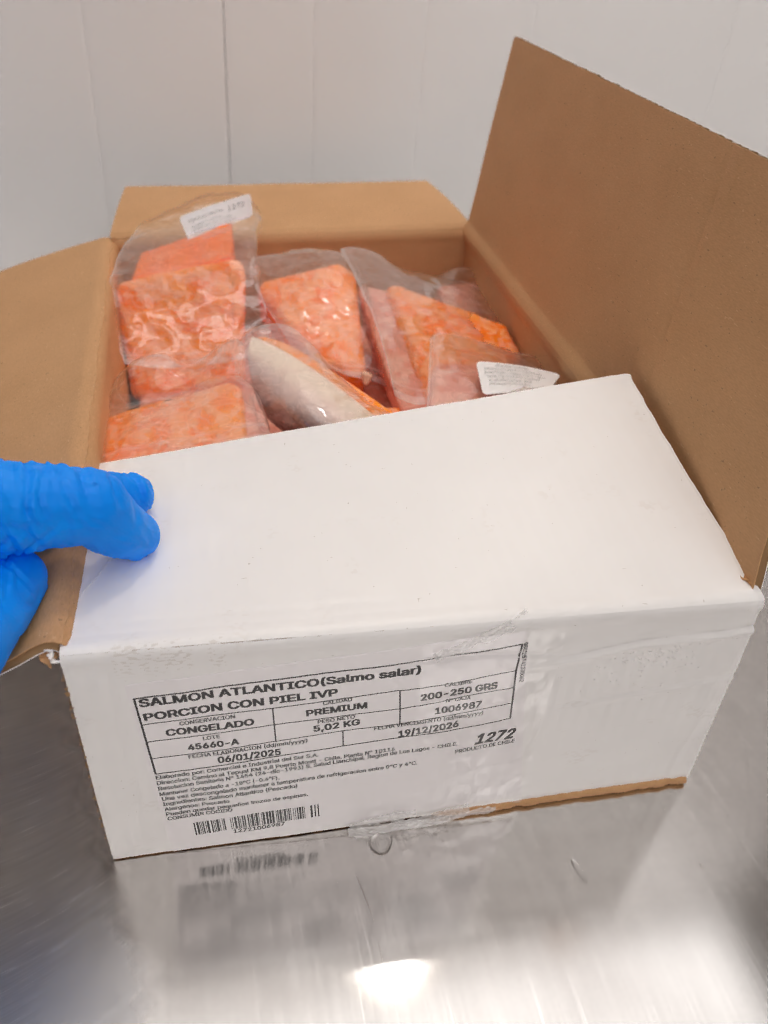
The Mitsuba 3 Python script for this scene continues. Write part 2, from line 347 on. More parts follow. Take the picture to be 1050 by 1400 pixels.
def panel_color(p, n, uv):
    q = p * 1000.0
    return mix((0.875, 0.86, 0.855), (0.90, 0.885, 0.88), fbm(q.x / 160, q.y / 160, q.z / 160))


scene["panel"] = two({"type": "principled", "base_color": proc(panel_color), "roughness": 0.35, "specular": 0.4})
scene["room_white"] = two({"type": "diffuse", "reflectance": rgb(0.85, 0.835, 0.825)})
scene["room_grey"] = two({"type": "diffuse", "reflectance": rgb(0.33, 0.315, 0.305)})
scene["room_floor"] = two({"type": "diffuse", "reflectance": rgb(0.30, 0.28, 0.27)})
scene["lamp_housing"] = two({"type": "diffuse", "reflectance": rgb(0.7, 0.7, 0.7)})

# ---------------------------------------------------------------- the room round the table: only the panelled wall is in view
X0, X1, Y0, Y1, Z0, Z1 = -1.6, 1.28, -2.1, 0.62, -0.86, 1.70
put("floor", box_mesh((X0, Y0, Z0 - 0.05), (X1, Y1 + 0.1, Z0)), "room_floor", kind="structure", label="floor of the room below the steel table")
put("ceiling", box_mesh((X0, Y0, Z1), (X1, Y1 + 0.1, Z1 + 0.05)), "room_white", kind="structure", label="white ceiling of the room above the table")
put("unseen_side_wall", box_mesh((X0 - 0.05, Y0, Z0), (X0, Y1 + 0.1, Z1)), "room_grey", kind="structure", label="unseen wall on the left of the room, grey to darken the right flap")  # side walls out of view, their grey chosen to dim flap and reflection
put("unseen_side_wall_001", box_mesh((X1, Y0, Z0), (X1 + 0.05, Y1 + 0.1, Z1)), "room_grey", kind="structure", label="unseen wall on the right of the room, grey for a dim reflection in the steel")
put("rear_wall", box_mesh((X0, Y0 - 0.05, Z0), (X1, Y0, Z1)), "room_white", kind="structure", label="white wall behind the photographer")
put("wall", box_mesh((X0, Y1 + 0.012, Z0), (X1, Y1 + 0.06, Z1)), "room_white", kind="structure", label="white wall of upright panels behind the box")
seams = [X0, -1.235, -1.035, -0.835, -0.635, -0.435, -0.235, -0.036, 0.0795, 0.157, 0.258, 0.36, 0.56, 0.76, 0.96, 1.16, X1]
for k in range(len(seams) - 1):
    a, b = seams[k], seams[k + 1]
    g = {0.0795: 0.0003}.get(a, 0.00003)
    h = {0.0795: 0.0003}.get(b, 0.00003)
    prof = [(a + g, 0.012), (a + g, 0.0006), (a + g + 0.004, 0.0), ((a * 2 + b) / 3, -0.0004), ((a + b * 2) / 3, -0.0004), (b - h - 0.004, 0.0), (b - h, 0.0006), (b - h, 0.012)]
    P = np.array([[(x, Y1 + y, z) for z in np.linspace(Z0, Z1, 3)] for x, y in prof])
    put("wall__panel" + (f"_{k:03d}" if k else ""), sheet(P), "panel", smooth=25)

for k, (c, length, col, power) in enumerate(UNSEEN_LAMPS):  # out of view, placed for the steel glint and the hand shadow
    key = "unseen_lamp" + (f"_{k:03d}" if k else "")
    gap, rad = (0.022, 0.011) if k == 0 else (0.055, 0.018)
    wide = 0.4 * gap
    put(key + "__housing", cat([box_mesh((c[0] - length / 2 - 0.02, c[1] - wide, c[2] + rad + 0.004), (c[0] + length / 2 + 0.02, c[1] + wide, c[2] + rad + 0.02)),
                                box_mesh((c[0] - 0.004, c[1] - 0.004, c[2] + rad + 0.0201), (c[0] + 0.004, c[1] + 0.004, Z1 - 0.001))]), "lamp_housing")
    note(key, label="unseen small twin tube lamp above the box, giving the steel glint and hand shadow", category="lamp")
    for j, sgn in enumerate((-gap, gap)):
        tube = trimesh.creation.capsule(length, rad, count=[10, 16])
        tube.apply_translation([0, 0, -tube.bounds[:, 2].mean()])
        tube.apply_transform(trimesh.transformations.rotation_matrix(math.pi / 2, [0, 1, 0]))
        tube.apply_translation([c[0], c[1] + sgn, c[2]])
        put(key + "__tube" + (f"_{j:03d}" if j else ""), tube, "lamp_housing", smooth=True, emitter={"type": "area", "radiance": {"type": "rgb", "value": [power * x for x in col]}})

for k, ((px0, px1), (py0, py1), pz, prad) in enumerate(UNSEEN_PANELS):  # both out of view; the rear one is added fill light
    key = "unseen_ceiling_light" + (f"_{k:03d}" if k else "")
    put(key + "__diffuser", (np.array([[px0, py0, pz], [px0, py1, pz], [px1, py1, pz], [px1, py0, pz]]), np.array([[0, 1, 2], [0, 2, 3]])), "lamp_housing", emitter={"type": "area", "radiance": {"type": "rgb", "value": list(prad)}})
    put(key + "__frame", cat([box_mesh((px0 - 0.02, py0 - 0.02, pz + 0.002), (px1 + 0.02, py1 + 0.02, Z1 - 0.001)), box_mesh((px0 - 0.02, py0 - 0.02, pz - 0.004), (px0 - 0.001, py1 + 0.02, pz + 0.0019)), box_mesh((px1 + 0.001, py0 - 0.02, pz - 0.004), (px1 + 0.02, py1 + 0.02, pz + 0.0019))]), "lamp_housing")
    note(key, label=("large unseen ceiling panel lighting the table and brightening its reflection", "unseen fill panel added behind the photographer to brighten the box front and wall")[k], category="lamp")

# ---------------------------------------------------------------- the steel table: a level sheet, faintly wavy in front of the box
def table_z(x, y):
    return 0.00009 * (meshkit.fbm(np.stack([x * 11, y * 11, 0 * x], -1), 2) - 0.5) * sstep(0.0, 0.02, -y)


u, v = np.meshgrid(np.concatenate([np.linspace(-1.0, -0.25, 16)[:-1], np.linspace(-0.25, 0.5, 240), np.linspace(0.5, 1.2, 16)[1:]]),
                   np.concatenate([np.linspace(-0.5, -0.16, 14)[:-1], np.linspace(-0.16, 0.06, 110), np.linspace(0.06, 0.615, 60)[1:]]), indexing="ij")
top = np.stack([u, v, table_z(u, v)], -1)
uvs = np.stack([u.ravel(), v.ravel()], 1)
scene["steel_table"] = mikit.ply(sheet(top), "steel", True, uv=uvs)
note("steel_table", "brushed stainless steel table top with scratches and water drops under the box", "table")
under = top.copy()
under[..., 2] -= 0.03
put("steel_table__underside", sheet(under[::6, ::6]), "room_grey")


def on_table(xy, h=0.0):
    xy = np.asarray(xy, float)
    return np.concatenate([xy, (table_z(xy[..., 0], xy[..., 1]) + h)[..., None]], -1)


def strip(pts, width):
    p = np.asarray(pts, float)
    t = unit(np.gradient(p, axis=0))
    s = np.stack([-t[:, 1], t[:, 0]], 1) * np.asarray(width)[:, None] / 2
    return sheet(np.stack([on_table(p - s, 4e-5), on_table(p + s, 4e-5)], 1))


k = np.linspace(0, 1, 12)
put("steel_table__scratch", strip(np.stack([0.0975 + 0.004 * k, -0.0203 - 0.021 * k], 1), 0.00024 * np.sin(np.pi * (0.15 + 0.8 * k))), "scratch", label="long dark scratch in the steel in front of the box")
put("steel_table__scratch_001", strip(np.stack([0.1013 + 0.002 * k, -0.047 - 0.028 * k], 1), 0.00012 * np.sin(np.pi * (0.15 + 0.8 * k))), "scratch", label="faint scratch beside the bright lamp reflection")


def droplet(key, c, rx, ry, h, rot, label):
    m = trimesh.creation.icosphere(4)
    p = m.vertices.copy()
    r = np.hypot(p[:, 0], p[:, 1])
    wob = 1 + 0.10 * np.sin(2 * np.arctan2(p[:, 1], p[:, 0]) + 0.7) + 0.05 * np.sin(3 * np.arctan2(p[:, 1], p[:, 0]))
    x, y = p[:, 0] * rx * wob, p[:, 1] * ry * wob
    z = np.where(p[:, 2] > 0, h * np.maximum(0, 1 - r ** 2.6) ** 0.6, -0.0004 * (1 - r))
    ca, sa = math.cos(rot), math.sin(rot)
    X, Y = c[0] + ca * x - sa * y, c[1] + sa * x + ca * y
    m.vertices = np.stack([X, Y, table_z(X, Y) + z + 1e-5], 1)
    put(key, m, "water", smooth=True, label=label, category="water drop")


droplet("water_drop", (0.1103, -0.0085), 0.0050, 0.0054, 0.0022, 0.2, "large round water drop on the steel close to the front of the box")
droplet("water_drop_001", (0.1914, -0.0335), 0.0014, 0.0058, 0.0011, 0.25, "long narrow water drop on the steel right of the round drop")
droplet("water_drop_002", (0.246, -0.040), 0.0007, 0.0014, 0.0006, 0.0, "tiny water drop on the steel near the right edge of the photo")
droplet("water_drop_003", (0.175, -0.0252), 0.0005, 0.0005, 0.0004, 0.0, "pinhead water drop on the steel left of the long drop")

# ---------------------------------------------------------------- the cardboard box (millimetres, then / 1000)
BOX = "cardboard_box"
note(BOX, "open cardboard box, white outside and brown inside, full of salmon packs", "box")
FBL, FBR, FTL, FTR = (np.array(x, float) for x in ((0, 0, 0), (260, 0, 0), (-1.3, 0.3, 123.3), (248.9, -5.5, 124.5)))
BBL, BBR, BTL, BTR = (np.array(x, float) for x in ((-4, 401.9, 0), (258, 401.9, 0), (-12.6, 401.9, 118.0), (251.7, 401.9, 128.0)))
TH = 4.0


def mm(P):
    return np.asarray(P) / 1000.0


def board(key, G0, inward, outer, N, inner="kraft", pitch=6.6, names=("", "__fluting", "__inner_liner"), th=TH, label=None):
    """Corrugated board: G[u, v] is the outer face in mm; flutes run along v."""
    if (N.mean((0, 1)) * inward).sum() < 0:
        N = -N
    along = np.concatenate([[0], np.cumsum(np.linalg.norm(np.diff(G0[:, G0.shape[1] // 2], axis=0), axis=1))])
    G = G0 + N * (0.05 * np.cos(along * 2 * np.pi / pitch))[:, None, None]  # the flutes show faintly through the paper
    put(key + names[0], slab(mm(G), mm(G + N * 0.4)), outer, smooth=35, label=label)
    length = np.linalg.norm(np.diff(G[:, G.shape[1] // 2], axis=0), axis=1).sum()
    nu = int(length / pitch * 8) + 1
    us = np.linspace(0, 1, nu)
    cu = np.linspace(0, 1, G.shape[0])

    def resample(A):
        return np.stack([np.stack([np.interp(us, cu, A[:, j, c]) for j in range(A.shape[1])], 1) for c in range(3)], -1)

    GG, NN = resample(G), resample(N)
    w = 0.42 + (th - 0.84) * (0.5 - 0.5 * np.cos(us * length / pitch * 2 * np.pi))
    put(key + names[1], sheet(mm(GG + NN * w[:, None, None])), "flute", smooth=True)
    put(key + names[2], slab(mm(G + N * (th - 0.4)), mm(G + N * th)), inner, smooth=35)
    return N


def bezier(A, C, B, t):
    t = t[..., None]
    return A * (1 - t) ** 2 + 2 * C * t * (1 - t) + B * t ** 2


def lerp(A, B, t):
    return A + (B - A) * t


def hinge_and_flap(lower0, lower1, top0, top1, far0, far1, nu, wall_n, flap_n, up=7.0, along=8.0, push=0.6, corner=3.0):
    """Outer-face grids of a wall and of the flap that hangs on its top edge, with a rounded crease between them."""
    s = np.linspace(0, 1, nu)[:, None]
    lo, to, fa = lerp(lower0, lower1, s), lerp(top0, top1, s), lerp(far0, far1, s)
    A = to + unit(lo - to) * up
    B = to + unit(fa - to) * along
    C = to + (to - (A + B) / 2) * push
    roll = np.linspace(0, 1, 11)
    R = np.stack([bezier(A, C, B, np.full(nu, t)) for t in roll], 1)
    wall = np.concatenate([np.stack([lerp(lo, A, t) for t in np.linspace(0, 1, wall_n)[:-1]], 1), R[:, :6]], 1)
    flap = np.concatenate([R[:, 5:], np.stack([lerp(B, fa, t) for t in np.linspace(0, 1, flap_n)[1:]], 1)], 1)
    return wall, flap


def joined_normals(wall, flap):
    """Normals of a wall and its flap that agree along the crease, so that their inner sheets meet there."""
    n = grid_normals(np.concatenate([wall, flap[:, 1:]], 1))
    return n[:, :wall.shape[1]], n[:, wall.shape[1] - 1:]


rng = np.random.default_rng(7)


def wob(x, s, seed):
    x = np.asarray(x, float)
    return meshkit.fbm(np.stack([x / s, 0 * x + 0.37, 0 * x + seed], -1), 3) - 0.5


def front_dent(x, z):
    """How far the front face stands out towards the photographer, in mm: bulges, creases and flute lines of a handled box."""
    x, z = np.asarray(x, float), np.asarray(z, float)
    P = np.stack([x, z, 0 * x], -1)
    d = 1.3 * (meshkit.fbm(P / 45.0, 3, 3) - 0.5) + 0.5 * (meshkit.fbm(P / 12.0, 3, 5) - 0.5)
    right = sstep(150, 190, x)
    zc = 101.5 + 0.115 * (x - 178) + 2.0 * bump(x, 205, 18)
    d += right * (-1.2 * bump(z, zc, 0.8) + 1.0 * bump(z, zc - 2.2, 1.6) - 0.9 * sstep(zc - 1, zc + 4, z))
    z2 = 70 + 0.12 * (x - 178)
    d += sstep(165, 200, x) * (0.7 * bump(z, z2, 1.0) - 0.5 * bump(z, z2 + 2, 1.5))
    d += sstep(90, 150, x) * (1 - right) * (-0.7 * bump(z, 105 + 2.5 * np.sin(x / 17), 1.0))
    d += 0.045 * np.sin(x * 2 * np.pi / 6.6) - 0.25 * bump(x, 152 + 0.05 * z, 0.7) * sstep(70, 90, z) - 0.3 * bump(x, 247 + 0.03 * z, 2.0)
    d -= 0.8 * bump(z, 0, 4.0)
    return d


fa = np.array([0.0, 0.0, 0.0])
far_front = (np.array([-5.6, 129.5, 109.2]), np.array([244.4, 121.3, 153.3]))
W_, F_ = hinge_and_flap(FBL, FBR, FTL, FTR, *far_front, 241, 90, 64)
# bottom edge of the white face: ragged, lifted where the paper has torn away on the right
x0 = W_[:, 0, 0]
lift = 1.1 + 0.7 * np.abs(wob(x0, 7, 1)) + 1.9 * sstep(134, 146, x0) * (1 - 0.25 * sstep(200, 258, x0)) + 1.1 * wob(x0, 3, 2) * sstep(96, 120, x0)
fall = 1 - np.linspace(0, 1, W_.shape[1]) ** 1
W_[:, :, 2] += np.maximum(0, lift)[:, None] * np.maximum(0, 1 - W_[:, :, 2] / 12.0)
W_[:, :, 1] -= front_dent(W_[..., 0], W_[..., 2]) * sstep(0, 6, W_[..., 2] + 3) * (1 - 0.55 * sstep(112, 123, W_[..., 2]))
# crease: pressed flute marks along the rolled top edge
xw = W_[:, :, 0]
W_[:, -6:, 2] += (0.35 * (meshkit.noise(np.stack([xw[:, -6:] / 2.2, 0 * xw[:, -6:], 0 * xw[:, -6:]], -1)) - 0.5))
# the flap: slightly curled, two scored lines near the crease, ragged cut edges
xs, sd = F_[..., 0], np.linalg.norm(F_ - F_[:, :1], axis=-1)
curl = 1.6 * np.sin(np.clip(sd / 130, 0, 1) * np.pi) * (0.4 + 0.9 * sstep(120, 250, xs)) + 0.9 * (meshkit.fbm(np.stack([xs / 60, sd / 60, 0 * xs], -1), 2, 9) - 0.5)
score = (-0.5 * bump(sd, 13.5 - 0.006 * xs, 0.9) - 0.45 * bump(sd, 8.3, 0.9)) * (1 - sstep(60, 150, xs))
edge = np.clip(np.abs(np.linspace(-1, 1, F_.shape[0])), 0, 1)[:, None]
F_[..., 2] += curl + score
F_[:, -1, 1] += 0.9 * wob(F_[:, -1, 0], 9, 4)
F_[-24:, :, 0] += (1.2 * wob(F_[-1, :, 1], 8, 5) - 3.0 * np.sin(np.clip(sd[-1] / 130, 0, 1) * np.pi))[None] * np.linspace(0, 1, 24)[:, None]
F_[:6, :, 0] += (0.9 * wob(F_[0, :, 1], 8, 6))[None] * np.linspace(1, 0, 6)[:, None]
F_[:3, -2:, 1] -= np.array([2.2, 1.0, 0.3])[:, None] * np.array([0.4, 1.0])
F_[-3:, -2:, 1] -= np.array([0.2, 0.6, 1.6])[:, None] * np.array([0.4, 1.0])
Nw, Nf = joined_normals(W_, F_)
board(BOX + "__front_wall", W_, np.array([0, 1.0, 0]), "white_liner", Nw, label="white front wall of the box with the printed label, dented and torn along its bottom edge")
board(BOX + "__front_flap", F_, np.array([0, 0, -1.0]), "white_liner", Nf, label="white front flap held down by the gloved hand")

# bottom with the brown rolled front edge that shows under the torn white face
s = np.linspace(0, 1, 160)[:, None]
fr = np.array([1.0, 2.2, 0]) + s * np.array([257.5, 0, 0])
rollz = [(0.9, 4.6), (-0.5, 4.2), (-1.3, 3.0), (-1.5, 1.8), (-1.0, 0.7), (0.5, 0.3), (6, 0.3), (200, 0.3), (399, 0.3)]
Bt = np.stack([fr + np.array([0, y - 2.2, z]) for y, z in rollz], 1)
Bt[:, :6, 1] += 1.9 * wob(Bt[:, :6, 0], 5, 8) + 3.4 * (1 - sstep(128, 142, Bt[:, :6, 0]))
Bt[:, :5, 2] += 1.5 * wob(Bt[:, :5, 0], 3, 3)
Bt2 = Bt + np.array([0, 2.5, 0.0])
Bt2[:, 5:] = Bt[:, 5:] + np.array([0, 0, 3.6])
Bt2[:, 0] = Bt[:, 0] + np.array([0, 2.5, 0.3])
put(BOX + "__bottom", slab(mm(Bt), mm(Bt2)), "kraft", smooth=40, label="brown bottom of the box with a torn edge along the front")

# left wall and left flap: the flap hangs outwards and down
lF, lB = np.array([-112.6, 3.0, 56.1]), np.array([-134.4, 399.0, 72.6])
Wl, Fl = hinge_and_flap(FBL + [0, 4, 0], BBL + [0, -1, 0], FTL + [0, 4.2, 0], BTL + [0, -1, 0], lF, lB, 401, 40, 40, up=9, along=9, push=0.35)
k = np.linspace(0, 1, 401)
Fl[:, :10, 0] += (1.6 * wob(k * 400, 30, 5) + 0.8 * wob(k * 400, 5, 6))[:, None] * np.linspace(1, 0, 10)
Wl[:, -1] = Fl[:, 0]
sdl = np.linalg.norm(Fl - Fl[:, :1], axis=-1)
Fl[..., 2] += 1.2 * (meshkit.fbm(Fl / 50.0, 3, 4) - 0.5) + 3.0 * np.sin(np.clip(sdl / 130, 0, 1) * np.pi)
Fl[0, :, 1] += 2.2 * wob(Fl[0, :, 0], 6, 7)
Nw, Nf = joined_normals(Wl, Fl)
board(BOX + "__left_wall", Wl, np.array([1.0, 0, 0]), "white_liner", Nw)
board(BOX + "__left_flap", Fl, np.array([0.3, 0, 1.0]), "white_liner", Nf, label="brown left flap folded outwards under the gloved thumb")

# right wall and right flap: the flap stands almost upright
rF, rB = np.array([264.5, 40.0, 253.6]), np.array([267.3, 401.0, 257.1])  # unseen front edge slanted to keep it out of the steel reflection
Wr, Fr = hinge_and_flap(FBR + [0, 4, 0], BBR + [0, -1, 0], FTR + [0, 4, 0], BTR + [0, -1, 0], rF, rB, 401, 40, 40, up=10, along=8, push=0.0)
sdr = np.linalg.norm(Fr - Fr[:, :1], axis=-1)
ridge = (0.8 + 0.6 * wob(k * 400, 40, 3)) * sstep(110, 170, k * 400)
Wr[:, -6:, 0] -= np.array([0.2, 0.8, 1.8, 2.8, 3.4, 3.6]) * ridge[:, None]
Fr[..., 0] -= 3.6 * np.exp(-(sdr / 4.5) ** 2) * ridge[:, None]
Fr[..., 0] += 2.0 * (meshkit.fbm(Fr / 70.0, 3, 8) - 0.5) * sstep(0, 15, sdr) + 0.5 * bump(Fr[..., 1] - 0.10 * Fr[..., 2], 95, 2.0) * sstep(10, 40, sdr) - 0.35 * bump(Fr[..., 1] - 0.10 * Fr[..., 2], 88, 2.5) * sstep(10, 40, sdr)
Fr[:, -1, 2] += 0.9 * wob(Fr[:, -1, 1], 8, 2)
Fr[-4:, -3:, 2] -= np.array([0.0, 0.3, 1.0, 2.6])[:, None] * np.array([0.2, 0.6, 1.0])
Nw, Nf = joined_normals(Wr, Fr)
board(BOX + "__right_wall", Wr, np.array([-1.0, 0, 0]), "white_liner", Nw)
board(BOX + "__right_flap", Fr, np.array([-1.0, 0, 0]), "white_liner", Nf, label="tall brown right flap standing upright with fluted cut edge")

# back wall and back flap, folded back level
bL, bR = np.array([-9.6, 531.8, 114.6]), np.array([248.7, 531.8, 124.7])
Wb, Fb = hinge_and_flap(BBL, BBR, BTL, BTR, bL, bR, 161, 40, 36, up=7, along=8)
Fb[..., 2] += 1.5 * (meshkit.fbm(Fb / 60.0, 3, 2) - 0.5) + 2.5 * np.sin(np.clip(np.linalg.norm(Fb - Fb[:, :1], axis=-1) / 130, 0, 1) * np.pi)
Fb[:, -1, 1] += 1.2 * wob(Fb[:, -1, 0], 20, 2)
Nw, Nf = joined_normals(Wb, Fb)
board(BOX + "__back_wall", Wb, np.array([0, -1.0, 0]), "white_liner", Nw)
board(BOX + "__back_flap", Fb, np.array([0, 0, 1.0]), "white_liner", Nf, label="brown back flap folded back level behind the packs")


# torn kraft curls at the corners
def torn(key, centre, size, seed, bsdf="kraft", n=9, flat=0.5, label=None):
    r = np.random.default_rng(seed)
    ms = []
    for _ in range(n):
        a = r.uniform(0, 2 * np.pi)
        L, wd, c0 = size * r.uniform(0.5, 1.1), size * r.uniform(0.10, 0.28), r.normal(0, size * 0.22, 3)
        t = np.linspace(-0.5, 0.5, 9)
        bend = r.uniform(0.4, 1.6)
        P = np.stack([np.stack([t * L, 0 * t + sgn * wd * (1 - 1.2 * t * t * 2), bend * size * (t * t) + sgn * 0.2 * wd * np.sin(5 * t)], 1) for sgn in (-1, 1)], 1)
        R = trimesh.transformations.euler_matrix(r.uniform(-0.9, 0.9), r.uniform(-0.9, 0.9), a)[:3, :3]
        P = P @ R.T
        P[..., 2] *= flat
        P += np.array(centre) + c0 * np.array([1, 1, 0.5])
        ms.append(slab(mm(P), mm(P + np.array([0, 0, 0.35]))))
    put(key, cat(ms), bsdf, smooth=40, label=label)


torn(BOX + "__torn_edge", (247.5, 4.0, 126.5), 6.0, 3, n=8, flat=0.35, label="torn brown curls of board at the front right corner")
torn(BOX + "__torn_edge_001", (-12.0, 398, 119), 7.0, 5, n=10, label="torn brown board at the back left corner")
torn(BOX + "__torn_edge_002", (251, 399, 128), 6.0, 6, n=5)
torn(BOX + "__torn_edge_003", (-5.0, 4.5, 119.0), 4.5, 8, n=8, label="torn brown board at the front left corner")
torn(BOX + "__torn_edge_004", (-4.0, 1.5, 121.5), 4.5, 9, bsdf="white_liner", n=4)
torn(BOX + "__torn_edge_005", (256.0, 1.0, 2.5), 3.5, 10, n=6)
# ragged paper along the cut left edge of the front wall
ms = []
for q in range(150):
    z = rng.uniform(4, 112)
    y = rng.uniform(0.2, 3.6)
    L, wd = rng.uniform(0.3, 1.3), rng.uniform(0.12, 0.45)
    xb = -1.3 * z / 124
    P = np.array([[[xb + 0.3, y, z - wd], [xb + 0.3, y, z + wd]], [[xb - L * 0.5, y + rng.normal(0, .3), z - wd * .7], [xb - L * 0.5, y + rng.normal(0, .3), z + wd * .7]], [[xb - L, y + rng.normal(0, .6), z + rng.normal(0, .4) - .15], [xb - L, y + rng.normal(0, .6), z + rng.normal(0, .4) + .15]]])
    ms.append(slab(mm(P), mm(P + np.array([0.05, 0.3, 0]))))
put(BOX + "__frayed_paper", cat(ms), "flute", kind="stuff", label="frayed brown paper fibres along the left edge of the front wall")
# narrow paper tear on the flap under the fingers
s = np.linspace(0, 1, 14)
c = np.stack([1.0 + 9.5 * s, 31 + 19.5 * s + 0.6 * np.sin(9 * s), 0 * s], 1)


def flap_top(x, y):
    """Height of the flap's upper face at x, y in mm."""
    from scipy.interpolate import griddata
    m = (F_[..., 0] < 90)
    return griddata(F_[m][:, :2], F_[m][:, 2], (x, y), method="linear", fill_value=120.0)


w = 1.0 * (1 - s) + 0.35
P = np.stack([np.stack([c[:, 0] + sg * w * 0.8, c[:, 1] - sg * w * 0.5, flap_top(c[:, 0] + sg * w * 0.8, c[:, 1] - sg * w * 0.5) + 0.25 + 0.15 * sg], 1) for sg in (-1, 1)], 1)
put(BOX + "__paper_tear", slab(mm(P), mm(P - np.array([0, 0, 0.3]))), "white_liner", label="narrow torn strip of white paper on the flap below the fingers")


# ---------------------------------------------------------------- printed label, tape
def front_y(x, z):
    x, z = np.asarray(x, float), np.asarray(z, float)
    t = z / 124.0
    sx = np.clip(x / (260 - 11 * t), 0, 1)
    base = t * (FTL[1] * (1 - sx) + FTR[1] * sx)
    return base - front_dent(x, z) * sstep(0, 6, z + 3) * (1 - 0.55 * sstep(112, 123, z))


def on_front(xz, off):
    """Points of the front face (x, z in mm), moved out by off mm."""
    xz = np.asarray(xz, float)
    return np.stack([xz[..., 0], front_y(xz[..., 0], xz[..., 1]) - off, xz[..., 1]], -1)


LABEL = BOX + "__shipping_label"
q00, q10, q11, q01 = (np.array(p) for p in SHEET)
su, sv = np.meshgrid(np.linspace(0, 1, 150), np.linspace(0, 1, 110), indexing="ij")
su, sv = su[..., None], sv[..., None]
XZ = (q00 * (1 - su) + q10 * su) * (1 - sv) + (q01 * (1 - su) + q11 * su) * sv
put(LABEL, slab(mm(on_front(XZ, 0.30)), mm(on_front(XZ, 0.02))), "label_paper", smooth=35, label="white printed product label on the front wall, wrinkled")

glyphs = []


def place_text(text, ax, az, bx, bz, h, style):
    m = meshkit.text_mesh(text, 1.0, 0.02, bold=True)
    if style == 0:
        m = cat([m.copy().apply_translation([dx, 0, 0.004 * i]) for i, dx in enumerate((-0.03, 0.03))])
    if style > 0:  # a heavier cut: the same letters set again a hair's breadth apart
        m = cat([m.copy().apply_translation([dx, dz, 0.004 * i]) for i, (dx, dz) in enumerate(((-0.045, -0.02), (0.045, -0.02), (-0.045, 0.02), (0.045, 0.02)))])
    p = m.vertices.copy()
    lo, hi = p[:, 0].min(), p[:, 0].max()
    length = math.hypot(bx - ax, bz - az)
    h *= 0.86
    X = (p[:, 0] - lo) / (hi - lo) * length
    Z = p[:, 1] * h
    if style == 2:
        X = X * 0.93 + 0.22 * Z
    ex = np.array([bx - ax, bz - az]) / length
    ez = np.array([-ex[1], ex[0]])
    xz = np.array([ax, az]) + X[:, None] * ex + Z[:, None] * ez
    m.vertices = mm(on_front(xz, 0.36 + 2.0 * p[:, 2] * 0.5))
    glyphs.append(m)


for row in TEXT:
    place_text(*row)
place_text("080125141180062", SIDE[0][0], SIDE[0][1], SIDE[1][0], SIDE[1][1], 1.9, 0)
put(LABEL + "__lettering", cat(glyphs), "ink", label="black printed lettering")


def line_mesh(pts, w):
    p = np.asarray(pts, float)
    t = np.concatenate([[0], np.cumsum(np.linalg.norm(np.diff(p, axis=0), axis=1))])
    n = max(3, int(t[-1] / 1.5))
    tt = np.linspace(0, t[-1], n)
    c = np.stack([np.interp(tt, t, p[:, 0]), np.interp(tt, t, p[:, 1])], 1)
    d = unit(np.gradient(c, axis=0))
    nrm = np.stack([-d[:, 1], d[:, 0]], 1) * w / 2
    g = np.stack([c - nrm, c + nrm], 1)
    return slab(mm(on_front(g, 0.38)), mm(on_front(g, 0.31)))


WIDTH = dict(top=0.62, left=0.75, right=0.7, bottom=0.5, r1=0.45, r2=0.42, r3=0.42, v1=0.55, v2=0.6, v3=0.55)
put(LABEL + "__ruled_line", cat([line_mesh(v, WIDTH[k]) for k, v in LINES.items()]), "ink", label="black ruled table printed round the lettering")
bq = [np.array(p) for p in BARCODE]
r = np.random.default_rng(12)
bars, x = [], 0.0
while x < 0.985:
    w = r.choice([0.006, 0.006, 0.011, 0.017])
    gap = r.choice([0.006, 0.010, 0.015, 0.006])
    if 0.235 < x < 0.262 or 0.885 < x < 0.915:
        x += 0.03
    a0, a1 = min(x, 1 - w), min(x + w, 1.0)
    e = [lerp(bq[0], bq[1], a0), lerp(bq[3], bq[2], a0), lerp(bq[0], bq[1], a1), lerp(bq[3], bq[2], a1)]
    g = np.array([[lerp(e[0], e[1], t) for t in np.linspace(0, 1, 8)], [lerp(e[2], e[3], t) for t in np.linspace(0, 1, 8)]])
    bars.append(slab(mm(on_front(g, 0.38)), mm(on_front(g, 0.31))))
    x += w + gap
put(LABEL + "__barcode", cat(bars), "ink", label="black barcode printed at the foot of the label")

# clear packing tape over the front, its crumpled ends at the bottom edge and at the crease
tq = [np.array(p, float) for p in ((118, 116), (171, 119), (176, 3), (123, 3))]
su, sv = np.meshgrid(np.linspace(0, 1, 60), np.linspace(0, 1, 110), indexing="ij")
su, sv = su[..., None], sv[..., None]
XZ = (tq[0] * (1 - su) + tq[1] * su) * (1 - sv) + (tq[3] * (1 - su) + tq[2] * su) * sv
wr = 0.45 + 0.25 * meshkit.fbm(np.concatenate([XZ / np.array([22.0, 40.0]), 0 * XZ[..., :1]], -1), 3, 21) + 0.22 * np.clip(1 - np.abs(meshkit.fbm(np.concatenate([XZ / np.array([16.0, 30.0]), 0 * XZ[..., :1]], -1), 2, 33) - 0.5) * 22, 0, 1)
put(BOX + "__packing_tape", sheet(mm(on_front(XZ, wr))), "tape_film", smooth=True, label="clear packing tape stuck over the label")


